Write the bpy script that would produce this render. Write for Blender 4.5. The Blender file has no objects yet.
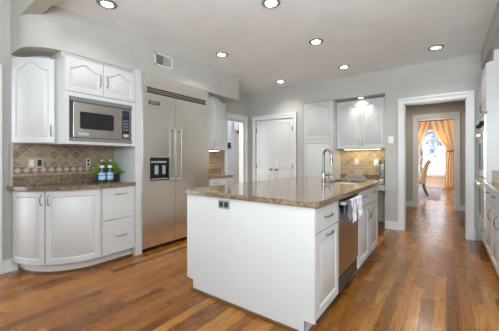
import bpy, math, random
from mathutils import Vector
S = bpy.context.scene
COL = S.collection
R = math.radians
random.seed(7)

# ------------------------------------------------------------------ camera
cd = bpy.data.cameras.new('camera'); cam = bpy.data.objects.new('camera', cd); COL.objects.link(cam)
cam.location = (0, 0, 1.197); cam.rotation_euler = (R(90), 0, R(36))
cd.sensor_width = 36; cd.lens = 271 * 36 / 499; cd.shift_y = -6.5 / 499
cd.clip_start = .05
S.camera = cam
# ------------------------------------------------------------------ world, big lights, exposure
W = bpy.data.worlds.new('world'); S.world = W; W.use_nodes = True
bg = W.node_tree.nodes['Background']; bg.inputs[0].default_value = (.86, .92, 1, 1); bg.inputs[1].default_value = 4.6

def area(name, loc, rot, sx, sy, power, col=(1, 1, 1), spread=180):
    l = bpy.data.lights.new(name, 'AREA'); l.shape = 'RECTANGLE'; l.size = sx; l.size_y = sy
    l.energy = power; l.color = col; l.spread = R(spread)
    o = bpy.data.objects.new(name, l); COL.objects.link(o); o.location = loc; o.rotation_euler = rot
    return o
area('breakfast_window_light', (-.9, -3.3, 1.6), (R(90), 0, 0), 2.8, 1.4, 9, (.95, .98, 1))
area('ceiling_fill_light', (.35, -1.0, 1.8), (R(180 - 42), 0, R(-4)), 2.6, 1.5, 245, (.82, .935, 1))  # unseen uplight added behind the camera to brighten the ceiling
area('side_fill_light', (3.6, 1.0, 1.6), (R(90), 0, R(90)), 2.4, 1.4, 14, (.95, .98, 1))  # unseen area light, added to lift the right-facing island doors
area('hall_fill_light', (-.4, 6.9, 2.56), (0, 0, 0), .35, .35, 14, (1, .93, .82))  # added lamp out of view, lightens the otherwise dark hall
area('side_hall_fill_light', (-4.4, 4.6, 2.5), (0, 0, 0), .5, .5, 16, (.95, .97, 1))  # extra light added out of view to lighten the side hall
area('dining_window_light', (-.5, 15.3, 3.3), (R(-50), 0, 0), 1.6, 1.2, 170, (.86, .92, 1))
area('dining_fill_light', (-3.6, 11.5, 1.6), (R(90), 0, R(-90)), 2.4, 1.8, 70, (1, .95, .88))  # added fill for the dining room; no window stands on this side
S.view_settings.view_transform = 'Standard'; S.view_settings.look = 'None'
S.view_settings.gamma = 1; S.view_settings.use_curve_mapping = False
S.view_settings.exposure = 0.04
S.cycles.max_bounces = 10; S.cycles.diffuse_bounces = 6

# ------------------------------------------------------------------ materials
def mat(name, col, rough=.5, metal=0, coat=0, emit=None, es=0, ior=None):
    m = bpy.data.materials.new(name); m.use_nodes = True
    b = m.node_tree.nodes['Principled BSDF']
    b.inputs['Base Color'].default_value = (*col, 1); b.inputs['Roughness'].default_value = rough
    b.inputs['Metallic'].default_value = metal; b.inputs['Coat Weight'].default_value = coat
    if emit: b.inputs['Emission Color'].default_value = (*emit, 1); b.inputs['Emission Strength'].default_value = es
    return m
class N:
    def __init__(s, m): s.t = m.node_tree; s.b = s.t.nodes['Principled BSDF']
    def new(s, typ, **k):
        n = s.t.nodes.new(typ)
        for a, v in k.items(): setattr(n, a, v)
        return n
    def link(s, a, b): s.t.links.new(a, b)
    def val(s, sock, v):
        if isinstance(v, (int, float)): sock.default_value = v
        elif isinstance(v, tuple): sock.default_value = v
        else: s.link(v, sock)
    def math(s, op, a, b=0.0, c=None):
        n = s.new('ShaderNodeMath', operation=op); s.val(n.inputs[0], a); s.val(n.inputs[1], b)
        if c is not None: s.val(n.inputs[2], c)
        return n.outputs[0]
    def pos(s):
        n = s.new('ShaderNodeNewGeometry'); return n.outputs['Position']
    def xyz(s, v):
        n = s.new('ShaderNodeSeparateXYZ'); s.link(v, n.inputs[0]); return n.outputs
    def comb(s, x, y, z=0.0):
        n = s.new('ShaderNodeCombineXYZ'); s.val(n.inputs[0], x); s.val(n.inputs[1], y); s.val(n.inputs[2], z); return n.outputs[0]
    def noise(s, vec, scale, detail=3, rough=.5):
        n = s.new('ShaderNodeTexNoise'); s.link(vec, n.inputs['Vector']); n.inputs['Scale'].default_value = scale
        n.inputs['Detail'].default_value = detail; n.inputs['Roughness'].default_value = rough; return n.outputs['Fac']
    def ramp(s, fac, stops, interp='LINEAR'):
        n = s.new('ShaderNodeValToRGB'); s.link(fac, n.inputs[0]); r = n.color_ramp; r.interpolation = interp
        while len(r.elements) < len(stops): r.elements.new(.5)
        for e, (p, c) in zip(r.elements, stops): e.position = p; e.color = (*c, 1)
        return n.outputs[0]
    def mix(s, f, a, b, blend='MIX'):
        n = s.new('ShaderNodeMix', data_type='RGBA', blend_type=blend)
        s.val(n.inputs[0], f); s.val(n.inputs[6], a if not (isinstance(a, tuple) and len(a) == 3) else (*a, 1)); s.val(n.inputs[7], b if not (isinstance(b, tuple) and len(b) == 3) else (*b, 1))
        return n.outputs[2]
    def bump(s, h, strength=.1, dist=.01):
        n = s.new('ShaderNodeBump'); n.inputs['Strength'].default_value = strength; n.inputs['Distance'].default_value = dist
        s.link(h, n.inputs['Height']); s.link(n.outputs[0], s.b.inputs['Normal'])
    def color(s, c): s.link(c, s.b.inputs['Base Color'])
    def rough(s, r): s.link(r, s.b.inputs['Roughness'])

def paint(name, col, rough=.5, amp=.03, bump=.04):
    m = mat(name, col, rough); n = N(m); p = n.pos()
    f = n.noise(p, 3.5, 3)
    n.color(n.ramp(f, [(.3, tuple(c * (1 - amp) for c in col)), (.7, tuple(min(1, c * (1 + amp)) for c in col))]))
    n.bump(n.noise(p, 180, 2), bump, .004)
    return m
M = {}
M['wall'] = paint('grey_wall_paint', (.48, .472, .442), .6)
M['ceil'] = paint('ceiling_paint', (.87, .895, .915), .7)
M['hallwall'] = paint('hall_paint', (.50, .46, .40), .6)
M['diningwall'] = paint('peach_paint', (.78, .62, .47), .6)
M['bluewall'] = paint('cool_grey_paint', (.62, .64, .68), .6)
M['trim'] = paint('white_trim_paint', (.73, .73, .725), .35, .01, .02)
M['cab'] = paint('white_cabinet_lacquer', (.60, .602, .595), .32, .012, .015)
M['kick'] = paint('white_kick_paint', (.74, .735, .71), .45)
M['chrome'] = mat('polished_chrome', (.30, .295, .28), .22, 1)
M['nickel'] = mat('satin_nickel', (.30, .295, .28), .35, 1)
M['brass'] = mat('aged_brass', (.42, .31, .13), .3, 1)
M['pewter'] = mat('pewter_plate', (.44, .40, .33), .4, .5)
M['black'] = mat('black_plastic', (.012, .012, .013), .3)
M['darkglass'] = mat('dark_glass', (.02, .021, .022), .08)
M['dark'] = mat('dark_gap', (.02, .02, .02), .7)
M['plastic'] = mat('white_plastic', (.82, .82, .8), .35)
M['ivory'] = mat('ivory_plastic', (.75, .72, .62), .35)
M['lamp'] = mat('lamp_lens', (1, 1, 1), .4, emit=(1, .96, .9), es=9)
M['warmlamp'] = mat('warm_lamp_lens', (1, 1, 1), .4, emit=(1, .85, .6), es=6)
M['baffle'] = mat('lamp_reflector', (.34, .34, .34), .35)
M['grey'] = mat('grey_plate', (.27, .27, .265), .4)
M['ring'] = mat('lamp_ring', (.62, .62, .61), .3, .3)

def steel(name, col, rough, axis):
    m = mat(name, col, rough, 1); n = N(m); x, y, z = n.xyz(n.pos())
    m.node_tree.nodes['Principled BSDF'].inputs['Anisotropic'].default_value = 0
    return m
M['steel'] = steel('brushed_stainless', (.93, .91, .84), .27, 'h')
M['steel_dw'] = steel('brushed_stainless_dishwasher', (.60, .57, .53), .24, 'h')
M['steel_mw'] = steel('microwave_stainless', (.60, .565, .51), .27, 'h')
M['trimsteel'] = mat('trim_strip_steel', (.17, .17, .165), .4, .4)
M['sinksteel'] = mat('sink_steel', (.36, .35, .33), .3, 1)

def granite():
    m = mat('brown_granite', (.3, .22, .16), .1); n = N(m); p = n.pos()
    a = n.noise(p, 85, 4, .75); b = n.noise(p, 24, 3, .65); c = n.noise(p, 9, 3)
    base = n.ramp(a, [(.34, (.010, .008, .007)), (.44, (.075, .047, .028)), (.52, (.21, .145, .09)), (.62, (.40, .31, .21)), (.76, (.62, .55, .45))])
    spots = n.ramp(b, [(.36, (.02, .014, .010)), (.48, (.17, .11, .065)), (.62, (.36, .27, .18))])
    col = n.mix(.42, base, spots)
    n.color(n.mix(n.math('MULTIPLY', c, .15), col, (.33, .26, .18)))
    m.node_tree.nodes['Principled BSDF'].inputs['Roughness'].default_value = .09
    return m
M['granite'] = granite()

def tile(name, cols, uax, cell, band=None, grout=(.42, .36, .29), rough=.45):
    """tumbled stone set on the diagonal, with an optional row of small light diamonds"""
    m = mat(name, cols[0], rough); n = N(m); p = n.pos(); X, Y, Z = n.xyz(p)
    u = Y if uax == 'Y' else X
    a = n.math('DIVIDE', n.math('ADD', u, Z), cell * 1.4142); b = n.math('DIVIDE', n.math('SUBTRACT', u, Z), cell * 1.4142)
    fa = n.math('FLOOR', a); fb = n.math('FLOOR', b)
    wn = n.new('ShaderNodeTexWhiteNoise', noise_dimensions='2D'); n.link(n.comb(fa, fb), wn.inputs['Vector'])
    k = len(cols)
    tone = n.ramp(wn.outputs['Value'], [(i / max(1, k - 1), c) for i, c in enumerate(cols)])
    vein = n.noise(p, 40, 4, .6)
    tone = n.mix(.35, tone, n.ramp(vein, [(.3, cols[0]), (.7, cols[-1])]))
    ra = n.math('ABSOLUTE', n.math('SUBTRACT', n.math('FRACT', a), .5)); rb = n.math('ABSOLUTE', n.math('SUBTRACT', n.math('FRACT', b), .5))
    g = n.math('GREATER_THAN', n.math('MAXIMUM', ra, rb), .455)
    col = n.mix(g, tone, grout)
    if band:
        z0, z1, light, dk = band
        h = z1 - z0
        du = n.math('ABSOLUTE', n.math('SUBTRACT', n.math('FRACT', n.math('DIVIDE', u, h * 1.0)), .5))
        dv = n.math('ABSOLUTE', n.math('DIVIDE', n.math('SUBTRACT', Z, (z0 + z1) / 2), h))
        dia = n.math('LESS_THAN', n.math('ADD', du, dv), .44)
        bc = n.mix(dia, dk, light)
        bc = n.mix(.25, bc, n.ramp(vein, [(.3, cols[0]), (.7, cols[-1])]))
        inb = n.math('LESS_THAN', dv, .5)
        col = n.mix(inb, col, bc)
        edge = n.math('LESS_THAN', n.math('ABSOLUTE', n.math('SUBTRACT', dv, .55)), .05)
        col = n.mix(edge, col, grout)
    n.color(col)
    n.bump(n.math('SUBTRACT', vein, n.math('MULTIPLY', g, .6)), .25, .004)
    return m
M['tile_l'] = tile('travertine_diagonal_tile', [(.15, .10, .066), (.27, .195, .135), (.43, .335, .24)], 'Y', .08, (1.04, 1.115, (.54, .45, .35), (.16, .10, .065)), (.38, .31, .24))
M['tile_b'] = tile('gold_travertine_tile', [(.26, .185, .10), (.38, .29, .17), (.52, .42, .27)], 'X', .10, (1.0, 1.055, (.62, .52, .36), (.28, .19, .10)), (.50, .41, .28))
M['tile_r'] = tile('brown_travertine_tile', [(.30, .22, .15), (.42, .32, .22)], 'X', .10)

def floor_mat():
    m = mat('oak_strip_floor', (.3, .16, .07), .25); n = N(m); p = n.pos(); X, Y, Z = n.xyz(p)
    w = .083
    row = n.math('FLOOR', n.math('DIVIDE', X, w))
    w1 = n.new('ShaderNodeTexWhiteNoise', noise_dimensions='1D'); n.link(row, w1.inputs['W'])
    yy = n.math('DIVIDE', n.math('ADD', Y, n.math('MULTIPLY', w1.outputs['Value'], 5.0)), 1.05)
    seg = n.math('FLOOR', yy)
    w2 = n.new('ShaderNodeTexWhiteNoise', noise_dimensions='2D'); n.link(n.comb(row, seg), w2.inputs['Vector'])
    tone = n.ramp(w2.outputs['Value'], [(0, (.16, .051, .006)), (.35, (.27, .096, .013)), (.7, (.37, .142, .022)), (1, (.45, .195, .038))])
    off = n.math('MULTIPLY', w2.outputs['Value'], 37.0)
    gv = n.comb(n.math('ADD', n.math('MULTIPLY', X, 34), off), n.math('ADD', n.math('MULTIPLY', Y, .75), off), off)
    g1 = n.noise(gv, 1, 4, .62)
    gv2 = n.comb(n.math('ADD', n.math('MULTIPLY', X, 190), off), n.math('MULTIPLY', Y, 5.0), off)
    g2 = n.noise(gv2, 1, 2, .5)
    # cathedral rings
    ring = n.math('FRACT', n.math('MULTIPLY', g1, 7.0))
    rr = n.ramp(ring, [(0, (.48, .46, .44)), (.25, (1, 1, 1)), (.8, (1.05, 1.05, 1.05)), (1, (.55, .53, .5))])
    col = n.mix(1, tone, rr, 'MULTIPLY')
    col = n.mix(1, col, n.ramp(g2, [(.32, (.55, .52, .49)), (.6, (1.12, 1.12, 1.12))]), 'MULTIPLY')
    fx = n.math('ABSOLUTE', n.math('SUBTRACT', n.math('FRACT', n.math('DIVIDE', X, w)), .5))
    fy = n.math('ABSOLUTE', n.math('SUBTRACT', n.math('FRACT', yy), .5))
    seam = n.math('MAXIMUM', n.math('GREATER_THAN', fx, .487), n.math('GREATER_THAN', fy, .4985))
    col = n.mix(n.math('MULTIPLY', seam, .75), col, (.05, .022, .01))
    n.color(col)
    n.rough(n.math('MULTIPLY_ADD', n.noise(p, 5, 3), .12, .22)); n.b.inputs['Specular IOR Level'].default_value = .22
    n.b.inputs['Coat Weight'].default_value = .45; n.b.inputs['Coat Roughness'].default_value = .19; n.b.inputs['Coat IOR'].default_value = 1.35
    return m
M['floor'] = floor_mat()
M['wood'] = paint('dark_walnut', (.09, .05, .03), .35, .2)
M['shoe'] = paint('stained_shoe_wood', (.16, .075, .03), .35, .15)

def fabric(name, col, scale=260, amp=.12):
    m = mat(name, col, .9); n = N(m); p = n.pos(); f = n.noise(p, scale, 2)
    n.color(n.ramp(f, [(.3, tuple(c * (1 - amp) for c in col)), (.7, tuple(min(1, c * (1 + amp)) for c in col))]))
    n.bump(f, .2, .003); return m
M['curtain'] = fabric('gold_curtain_silk', (.80, .60, .36), 60)
_n = N(M['curtain']); _n.b.inputs['Subsurface Weight'].default_value = 0; _n.b.inputs['Roughness'].default_value = .55
_n.b.inputs['Transmission Weight'].default_value = 0
M['chairfab'] = fabric('cream_chair_fabric', (.46, .35, .26), 40, .3)
M['greyfab'] = fabric('grey_chair_fabric', (.28, .25, .215), 300, .08)
M['rug'] = fabric('blue_grey_rug', (.34, .35, .40), 9, .35)
M['towelw'] = fabric('white_towel', (.78, .79, .80), 400, .06)
def striped():
    m = fabric('striped_towel', (.7, .72, .76), 400, .06); n = N(m); X, Y, Z = n.xyz(n.pos())
    s = n.math('GREATER_THAN', n.math('FRACT', n.math('MULTIPLY', Y, 14.0)), .68)
    n.color(n.mix(s, (.74, .75, .78), (.22, .28, .42))); return m
M['towels'] = striped()
M['bluetowel'] = fabric('slate_towel', (.16, .18, .23), 300, .1)
M['leaf'] = fabric('fern_leaf', (.26, .40, .08), 50, .55); N(M['leaf']).b.inputs['Roughness'].default_value = .5
M['leaf2'] = fabric('hazy_garden_leaf', (.13, .19, .28), 2, .35)  # bluish garden haze is put into the leaf colour
M['bottle'] = mat('green_bottle_glass', (.012, .11, .055), .06); M['bottle'].node_tree.nodes['Principled BSDF'].inputs['Transmission Weight'].default_value = .25
def labelmat():
    m = mat('pale_blue_bottle_label', (.5, .62, .8), .5); n = N(m); X, Y, Z = n.xyz(n.pos())
    f = n.math('LESS_THAN', n.math('ABSOLUTE', n.math('SUBTRACT', Z, 1.0)), .006)
    n.color(n.mix(f, (.44, .58, .80), (.10, .2, .5))); return m
M['label'] = labelmat()
M['pane'] = bpy.data.materials.new('window_glass'); M['pane'].use_nodes = True
_t = M['pane'].node_tree; _t.nodes.clear()
_o = _t.nodes.new('ShaderNodeOutputMaterial'); _mx = _t.nodes.new('ShaderNodeMixShader'); _tr = _t.nodes.new('ShaderNodeBsdfTransparent'); _gl = _t.nodes.new('ShaderNodeBsdfGlossy')
_gl.inputs['Roughness'].default_value = .02; _mx.inputs[0].default_value = .08
_t.links.new(_tr.outputs[0], _mx.inputs[1]); _t.links.new(_gl.outputs[0], _mx.inputs[2]); _t.links.new(_mx.outputs[0], _o.inputs[0])

_c = M['curtain'].node_tree; _tl = _c.nodes.new('ShaderNodeBsdfTranslucent'); _tl.inputs[0].default_value = (.85, .64, .40, 1)
_cm = _c.nodes.new('ShaderNodeMixShader'); _cm.inputs[0].default_value = .45; _out = _c.nodes['Material Output']
_c.links.new(_c.nodes['Principled BSDF'].outputs[0], _cm.inputs[1]); _c.links.new(_tl.outputs[0], _cm.inputs[2]); _c.links.new(_cm.outputs[0], _out.inputs[0])

# ------------------------------------------------------------------ mesh helpers
class MB:
    def __init__(s): s.v = []; s.f = []
    def add(s, vs, fs):
        k = len(s.v); s.v += [tuple(v) for v in vs]; s.f += [tuple(i + k for i in f) for f in fs]; return s
    def box(s, x0, x1, y0, y1, z0, z1):
        x0, x1 = sorted((x0, x1)); y0, y1 = sorted((y0, y1)); z0, z1 = sorted((z0, z1))
        return s.add([(x0, y0, z0), (x1, y0, z0), (x1, y1, z0), (x0, y1, z0), (x0, y0, z1), (x1, y0, z1), (x1, y1, z1), (x0, y1, z1)],
                     [(3, 2, 1, 0), (4, 5, 6, 7), (0, 1, 5, 4), (1, 2, 6, 5), (2, 3, 7, 6), (3, 0, 4, 7)])
    def prism(s, poly, z0, z1, hole=None):
        n = len(poly)
        area_ = sum(poly[i][0] * poly[(i + 1) % n][1] - poly[(i + 1) % n][0] * poly[i][1] for i in range(n))
        if area_ < 0: poly = poly[::-1]
        vs = [(x, y, z0) for x, y in poly] + [(x, y, z1) for x, y in poly]
        fs = [(i, (i + 1) % n, n + (i + 1) % n, n + i) for i in range(n)]
        fs += [tuple(range(n - 1, -1, -1)), tuple(range(n, 2 * n))]
        return s.add(vs, fs)
    def prism_map(s, poly, w0, w1, P):
        """polygon in (u, v) extruded along w through the mapping P"""
        n = len(poly)
        vs = [P(u, v, w0) for u, v in poly] + [P(u, v, w1) for u, v in poly]
        fs = [(i, (i + 1) % n, n + (i + 1) % n, n + i) for i in range(n)] + [tuple(range(n - 1, -1, -1)), tuple(range(n, 2 * n))]
        return s.add(vs, fs)
    def lathe(s, prof, c, n=24, axis='Z', closed=True):
        vs = []; fs = []
        for r, h in prof:
            for i in range(n):
                a = 2 * math.pi * i / n; p, q = r * math.cos(a), r * math.sin(a)
                vs.append({'Z': (c[0] + p, c[1] + q, c[2] + h), 'Y': (c[0] + p, c[1] + h, c[2] + q), 'X': (c[0] + h, c[1] + p, c[2] + q)}[axis])
        for j in range(len(prof) - 1):
            for i in range(n):
                a = j * n + i; b = j * n + (i + 1) % n; fs.append((a, b, b + n, a + n))
        if closed:
            fs.append(tuple(range(n - 1, -1, -1))); k = (len(prof) - 1) * n; fs.append(tuple(k + i for i in range(n)))
        return s.add(vs, fs)
    def tube(s, pts, r, n=10):
        pts = [Vector(p) for p in pts]; rings = []; vs = []; fs = []
        rr = r if isinstance(r, (list, tuple)) else [r] * len(pts)
        up = None
        for i, p in enumerate(pts):
            t = (pts[min(i + 1, len(pts) - 1)] - pts[max(i - 1, 0)]).normalized()
            if up is None: up = Vector((0, 0, 1)) if abs(t.z) < .9 else Vector((1, 0, 0))
            a = (up - t * up.dot(t)).normalized(); b = t.cross(a); up = a
            for k in range(n):
                an = 2 * math.pi * k / n; vs.append(p + (a * math.cos(an) + b * math.sin(an)) * rr[i])
        for j in range(len(pts) - 1):
            for k in range(n):
                a0 = j * n + k; b0 = j * n + (k + 1) % n; fs.append((a0, b0, b0 + n, a0 + n))
        fs.append(tuple(range(n - 1, -1, -1))); m = (len(pts) - 1) * n; fs.append(tuple(m + k for k in range(n)))
        return s.add(vs, fs)
    def door(s, P, u0, u1, v0, v1, t=.02, frame=.055, arch=0.0, raised=True, K=13):
        """a frame-and-raised-panel door; arch lifts the middle of the panel's top"""
        def loop(iu, iv, w, ar):
            a0, a1, b0, b1 = u0 + iu, u1 - iu, v0 + iv, v1 - iv
            us = [a0 + (a1 - a0) * i / (K - 1) for i in range(K)]
            def top(u):
                q = abs(2 * (u - a0) / (a1 - a0) - 1)
                return b1 - ar + ar * (.5 * (1 + math.cos(math.pi * min(1, q / .92)))) if ar else b1
            return [P(u, b0, w) for u in us] + [P(u, top(u), w) for u in us]
        L = [loop(0, 0, 0, 0), loop(0, 0, t - .003, 0), loop(.003, .003, t, 0)]
        if raised:
            L += [loop(frame, frame, t, arch), loop(frame + .006, frame + .006, t - .012, arch), loop(frame + .012, frame + .012, t - .012, arch),
                  loop(frame + .034, frame + .034, t - .001, arch)]
        vs = [p for l in L for p in l]; fs = []
        n2 = 2 * K
        for j in range(len(L) - 1):
            A, B = j * n2, (j + 1) * n2
            for i in range(K - 1):
                fs.append((A + i, A + i + 1, B + i + 1, B + i)); fs.append((A + K + i + 1, A + K + i, B + K + i, B + K + i + 1))
            fs.append((A + K - 1, A + n2 - 1, B + n2 - 1, B + K - 1)); fs.append((A + K, A, B, B + K))
        B = (len(L) - 1) * n2
        for i in range(K - 1): fs.append((B + i, B + i + 1, B + K + i + 1, B + K + i)); fs.append((K + i, K + i + 1, i + 1, i))
        return s.add(vs, fs)
    def grid(s, fn, nu, nv):
        vs = [fn(i / nu, j / nv) for j in range(nv + 1) for i in range(nu + 1)]
        fs = [(j * (nu + 1) + i, j * (nu + 1) + i + 1, (j + 1) * (nu + 1) + i + 1, (j + 1) * (nu + 1) + i) for j in range(nv) for i in range(nu)]
        return s.add(vs, fs)
    def build(s, name, m, parent=None, smooth=False, bevel=0, solid=0, origin=None):
        me = bpy.data.meshes.new(name)
        base = Vector((0, 0, 0))
        if parent is not None:
            base = Vector(parent['_o'])
        elif origin is not None: base = Vector(origin)
        me.from_pydata([tuple(Vector(v) - base) for v in s.v], [], s.f); me.update()
        import bmesh
        bm = bmesh.new(); bm.from_mesh(me); bmesh.ops.recalc_face_normals(bm, faces=bm.faces); bm.to_mesh(me); bm.free()
        me.materials.append(m)
        o = bpy.data.objects.new(name, me); COL.objects.link(o)
        if parent is not None: o.parent = parent
        else: o.location = base
        o['_o'] = tuple(base)
        if smooth:
            for p in me.polygons: p.use_smooth = True
            try: me.set_sharp_from_angle(angle=R(40))
            except Exception: pass
        if solid:
            md = o.modifiers.new('solid', 'SOLIDIFY'); md.thickness = solid; md.offset = 0
        if bevel:
            md = o.modifiers.new('bevel', 'BEVEL'); md.width = bevel; md.segments = 2; md.limit_method = 'ANGLE'; md.angle_limit = R(40)
        return o
ALL = []
def thing(name, label, cat, loc, group=None):
    o = bpy.data.objects.new(name, None); COL.objects.link(o); o.location = loc; o['_o'] = tuple(loc)
    o.empty_display_size = .1
    o['label'] = label; o['category'] = cat
    if group: o['group'] = group
    return o
def tag(o, label, cat, group=None):
    o['label'] = label; o['category'] = cat
    if group: o['group'] = group
    return o
def struct(o, label=None):
    o['kind'] = 'structure'
    if label: o['label'] = label
    return o
def Bx(*a): return MB().box(*a)
def plane(O, U, Wn):
    O = Vector(O); U = Vector(U); Wn = Vector(Wn)
    return lambda u, v, w: O + U * u + Vector((0, 0, v)) + Wn * w
def ell(cx, cy, a, b, f0, f1):
    """point and outward normal along an ellipse, by arc length from angle f0 to f1 (degrees)"""
    n = 120; tab = [0.0]; an = [R(f0 + (f1 - f0) * i / n) for i in range(n + 1)]
    for i in range(n):
        tab.append(tab[-1] + math.hypot(a * (math.cos(an[i + 1]) - math.cos(an[i])), b * (math.sin(an[i + 1]) - math.sin(an[i]))))
    L = tab[-1]
    def P(u, v, w):
        u = max(0, min(L, u)); i = 0
        import bisect
        i = min(n - 1, max(0, bisect.bisect_right(tab, u) - 1))
        t = an[i] + (an[i + 1] - an[i]) * ((u - tab[i]) / (tab[i + 1] - tab[i]))
        nx, ny = math.cos(t) / a, math.sin(t) / b; q = math.hypot(nx, ny)
        return Vector((cx + a * math.cos(t) + nx / q * w, cy + b * math.sin(t) + ny / q * w, v))
    return P, L
def arc(cx, cy, a, b, f0, f1, n=24):
    return [(cx + a * math.cos(R(f0 + (f1 - f0) * i / n)), cy + b * math.sin(R(f0 + (f1 - f0) * i / n))) for i in range(n + 1)]
def pull(P, u, v, L, vertical, parent, name='handle', m=None, w=.02):
    """a bowed bar pull on two feet"""
    pts = []
    for i in range(9):
        t = -1 + i / 4; h = w + .020 * (1 - t ** 4) + .002
        pts.append(P(u, v + t * L / 2, h) if vertical else P(u + t * L / 2, v, h))
    o = MB().tube(pts, [.0055, .0045, .0045, .005, .006, .005, .0045, .0045, .0055], 8)
    for t in (-1, 1):
        o.tube([P(u, v + t * L / 2, w) if vertical else P(u + t * L / 2, v, w), P(u, v + t * L / 2, w + .006) if vertical else P(u + t * L / 2, v, w + .006)], .008, 8)
    return o.build(name, m or M['nickel'], parent, True)

# ------------------------------------------------------------------ room shell
HZ = 2.745; WL = -3.77; YB = 5.2
struct(Bx(-6, 4, -3.6, 15, -.05, 0).build('floor', M['floor']), 'brown oak strip floor running through to the dining room')
struct(Bx(-6, 4, .9655, 5.7, HZ, HZ + .1).build('ceiling', M['ceil']), 'white kitchen ceiling')
struct(Bx(-6, 4, -3.6, .84, 3.0, 3.1).build('ceiling_breakfast', M['ceil']))
mb = MB()
for a in ((WL - .12, WL, .84, 4.37, 0, HZ), (WL - .12, WL, 4.37, 4.97, 2.06, HZ), (WL - .12, WL, 4.97, YB + .12, 0, HZ), (WL - .12, WL, -3.6, -.3, 0, 3), (WL - .12, WL, -.3, .77, 2.06, 3), (WL - .12, WL, .77, .84, 0, 3)): mb.box(*a)
struct(mb.build('wall_left', M['wall']), 'light grey left kitchen wall')
struct(Bx(WL, -3.62, .826, 1.874, .916, 1.359).build('wall_left_build_out', M['wall']))
mb = MB()
for a in ((-3.77, -3.59, 0, HZ), (-3.59, -2.63, 2.085, HZ), (-2.63, -2.406, 0, HZ), (-2.406, -.864, 2.345, HZ), (-.864, -.575, 0, HZ), (-.575, .25, 2.115, HZ), (.25, 1.2, 0, HZ)):
    mb.box(a[0], a[1], YB, YB + (.001 if a[0] == -2.406 else .12), a[2], a[3])
mb.box(-2.406, -.864, 5.69, 5.8, 0, 2.345).box(-.864, -.76, YB + .12, 5.8, 0, 2.5).box(-2.5, -2.406, YB + .12, 5.8, 0, 2.5)
struct(mb.build('wall_back', M['wall']), 'light grey back wall with cabinet alcove')
struct(Bx(-2.406, -.864, YB + .002, 5.689, 2.3455, 2.42).build('ceiling_alcove', M['wall']))
mb = MB().box(1.03, 1.15, 2.6, 5.2, 0, HZ)
struct(mb.build('wall_right', M['wall']), 'light grey right wall behind the ovens')
mb = MB()   # rear wall of the breakfast room, with its wide window openings, behind the camera
for a in ((-3.77, -1.7, 0, 3), (-1.7, -.1, 0, .95), (-1.7, -.1, 2.2, 3), (-.1, 4, 0, 3)): mb.box(a[0], a[1], -3.6, -3.48, a[2], a[3])
struct(mb.build('wall_rear', M['wall']))
mb = MB()
for a in ((-3.6, -3.0, 0, 3), (-3.0, -.25, 0, 3)): mb.box(3.9, 4.0, *a)
mb.box(1.15, 4.0, 2.6, 2.72, 0, 3).box(3.9, 4.0, 2.2, 2.72, 0, 3).box(3.9, 4.0, -.25, .5, 0, 3).box(3.9, 4.0, .5, 2.2, 0, .95).box(3.9, 4.0, -.25, 2.2, 2.3, 3)
struct(mb.build('wall_side', M['wall']))
# soffits
poly = [(WL, .84)] + arc(-3.51, 1.16, .32, .32, -90, 0, 16) + [(-3.19, 4.06), (WL, 4.06)]
struct(MB().prism(poly, 2.31, HZ).build('wall_left_soffit', M['wall'], smooth=True), 'boxed soffit with rounded end over the left cabinets')
struct(Bx(WL, -3.51, .84, .965, HZ + .0005, 3.05).build('wall_header_end', M['wall']))
struct(Bx(-3.509, 4, .84, .965, 2.632, 3.05).build('wall_header_beam', M['wall']), 'dropped header crossing the ceiling at upper left')
struct(Bx(.41, 1.03, 2.6, 5.2, 2.51, HZ).build('wall_right_soffit', M['wall']), 'soffit above the oven cabinet')
# hall, dining room
mb = MB()
for a in ((-2.3, -.59, 0, 2.6), (-.59, .16, 2.19, 2.6), (.16, 1.3, 0, 2.6)): mb.box(a[0], a[1], 7.95, 8.07, a[2], a[3])
mb.box(-2.3, -2.2, 5.8, 7.95, 0, 2.6).box(1.2, 1.3, YB, 7.95, 0, 2.6)
struct(mb.build('wall_hall', M['hallwall']), 'beige hall wall beyond the kitchen doorway')
struct(Bx(-2.3, 1.3, YB + .12, 8.07, 2.6, 2.7).build('ceiling_hall', M['ceil']))
mb = MB().box(.42, .54, 8.07, 13.9, 0, 2.95)
for a in ((-4, -.98, 0, 2.95), (-.98, -.0, 0, .52), (-.98, -.0, 2.45, 2.95), (-.0, .54, 0, 2.95)): mb.box(a[0], a[1], 13.8, 13.92, a[2], a[3])
mb.box(-4, -.59, 8.07, 8.12, 0, 2.95).box(.16, .54, 8.07, 8.12, 0, 2.95)
struct(mb.build('wall_dining', M['diningwall']), 'peach dining room wall around the window')
struct(Bx(-4, .54, 8.07, 13.92, 2.9, 3.0).build('ceiling_dining', M['ceil']))
# left hall seen through the cased opening
mb = MB().box(-5.1, -5.0, 3.5, 6.2, 0, 2.6)
struct(mb.build('wall_side_hall', M['bluewall']), 'cool grey wall of the side hall')
struct(Bx(-5.0, -2.51, 6.16, 6.28, 0, 2.6).build('wall_side_hall_end', M['hallwall']))
# casings
def casing(name, label, fr, outer, axis):
    """three-sided cased surround; fr(u, z, w) maps; outer = (u0,u1,z) inner opening and widths"""
    u0, u1, zt, wd = outer
    mb = MB()
    for (a, b, c, d, w) in ((u0 - wd, u0, 0, zt, .018), (u1, u1 + wd, 0, zt, .018), (u0 - wd, u1 + wd, zt, zt + wd, .018),
                            (u0 - wd, u0 - wd + .022, 0, zt + wd, .032), (u1 + wd - .022, u1 + wd, 0, zt + wd, .032), (u0 - wd, u1 + wd, zt + wd - .022, zt + wd + .012, .034),
                            (u0 - .014, u0, 0, zt, .024), (u1, u1 + .014, 0, zt, .024), (u0 - .014, u1 + .014, zt, zt + .014, .024)):
        mb.prism_map([(a, c), (b, c), (b, d), (a, d)], 0, w, fr)
    return mb
fb = plane((0, YB, 0), (1, 0, 0), (0, -1, 0))
m1 = casing('', '', fb, (-.575, .25, 2.115, .085), 0)
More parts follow.
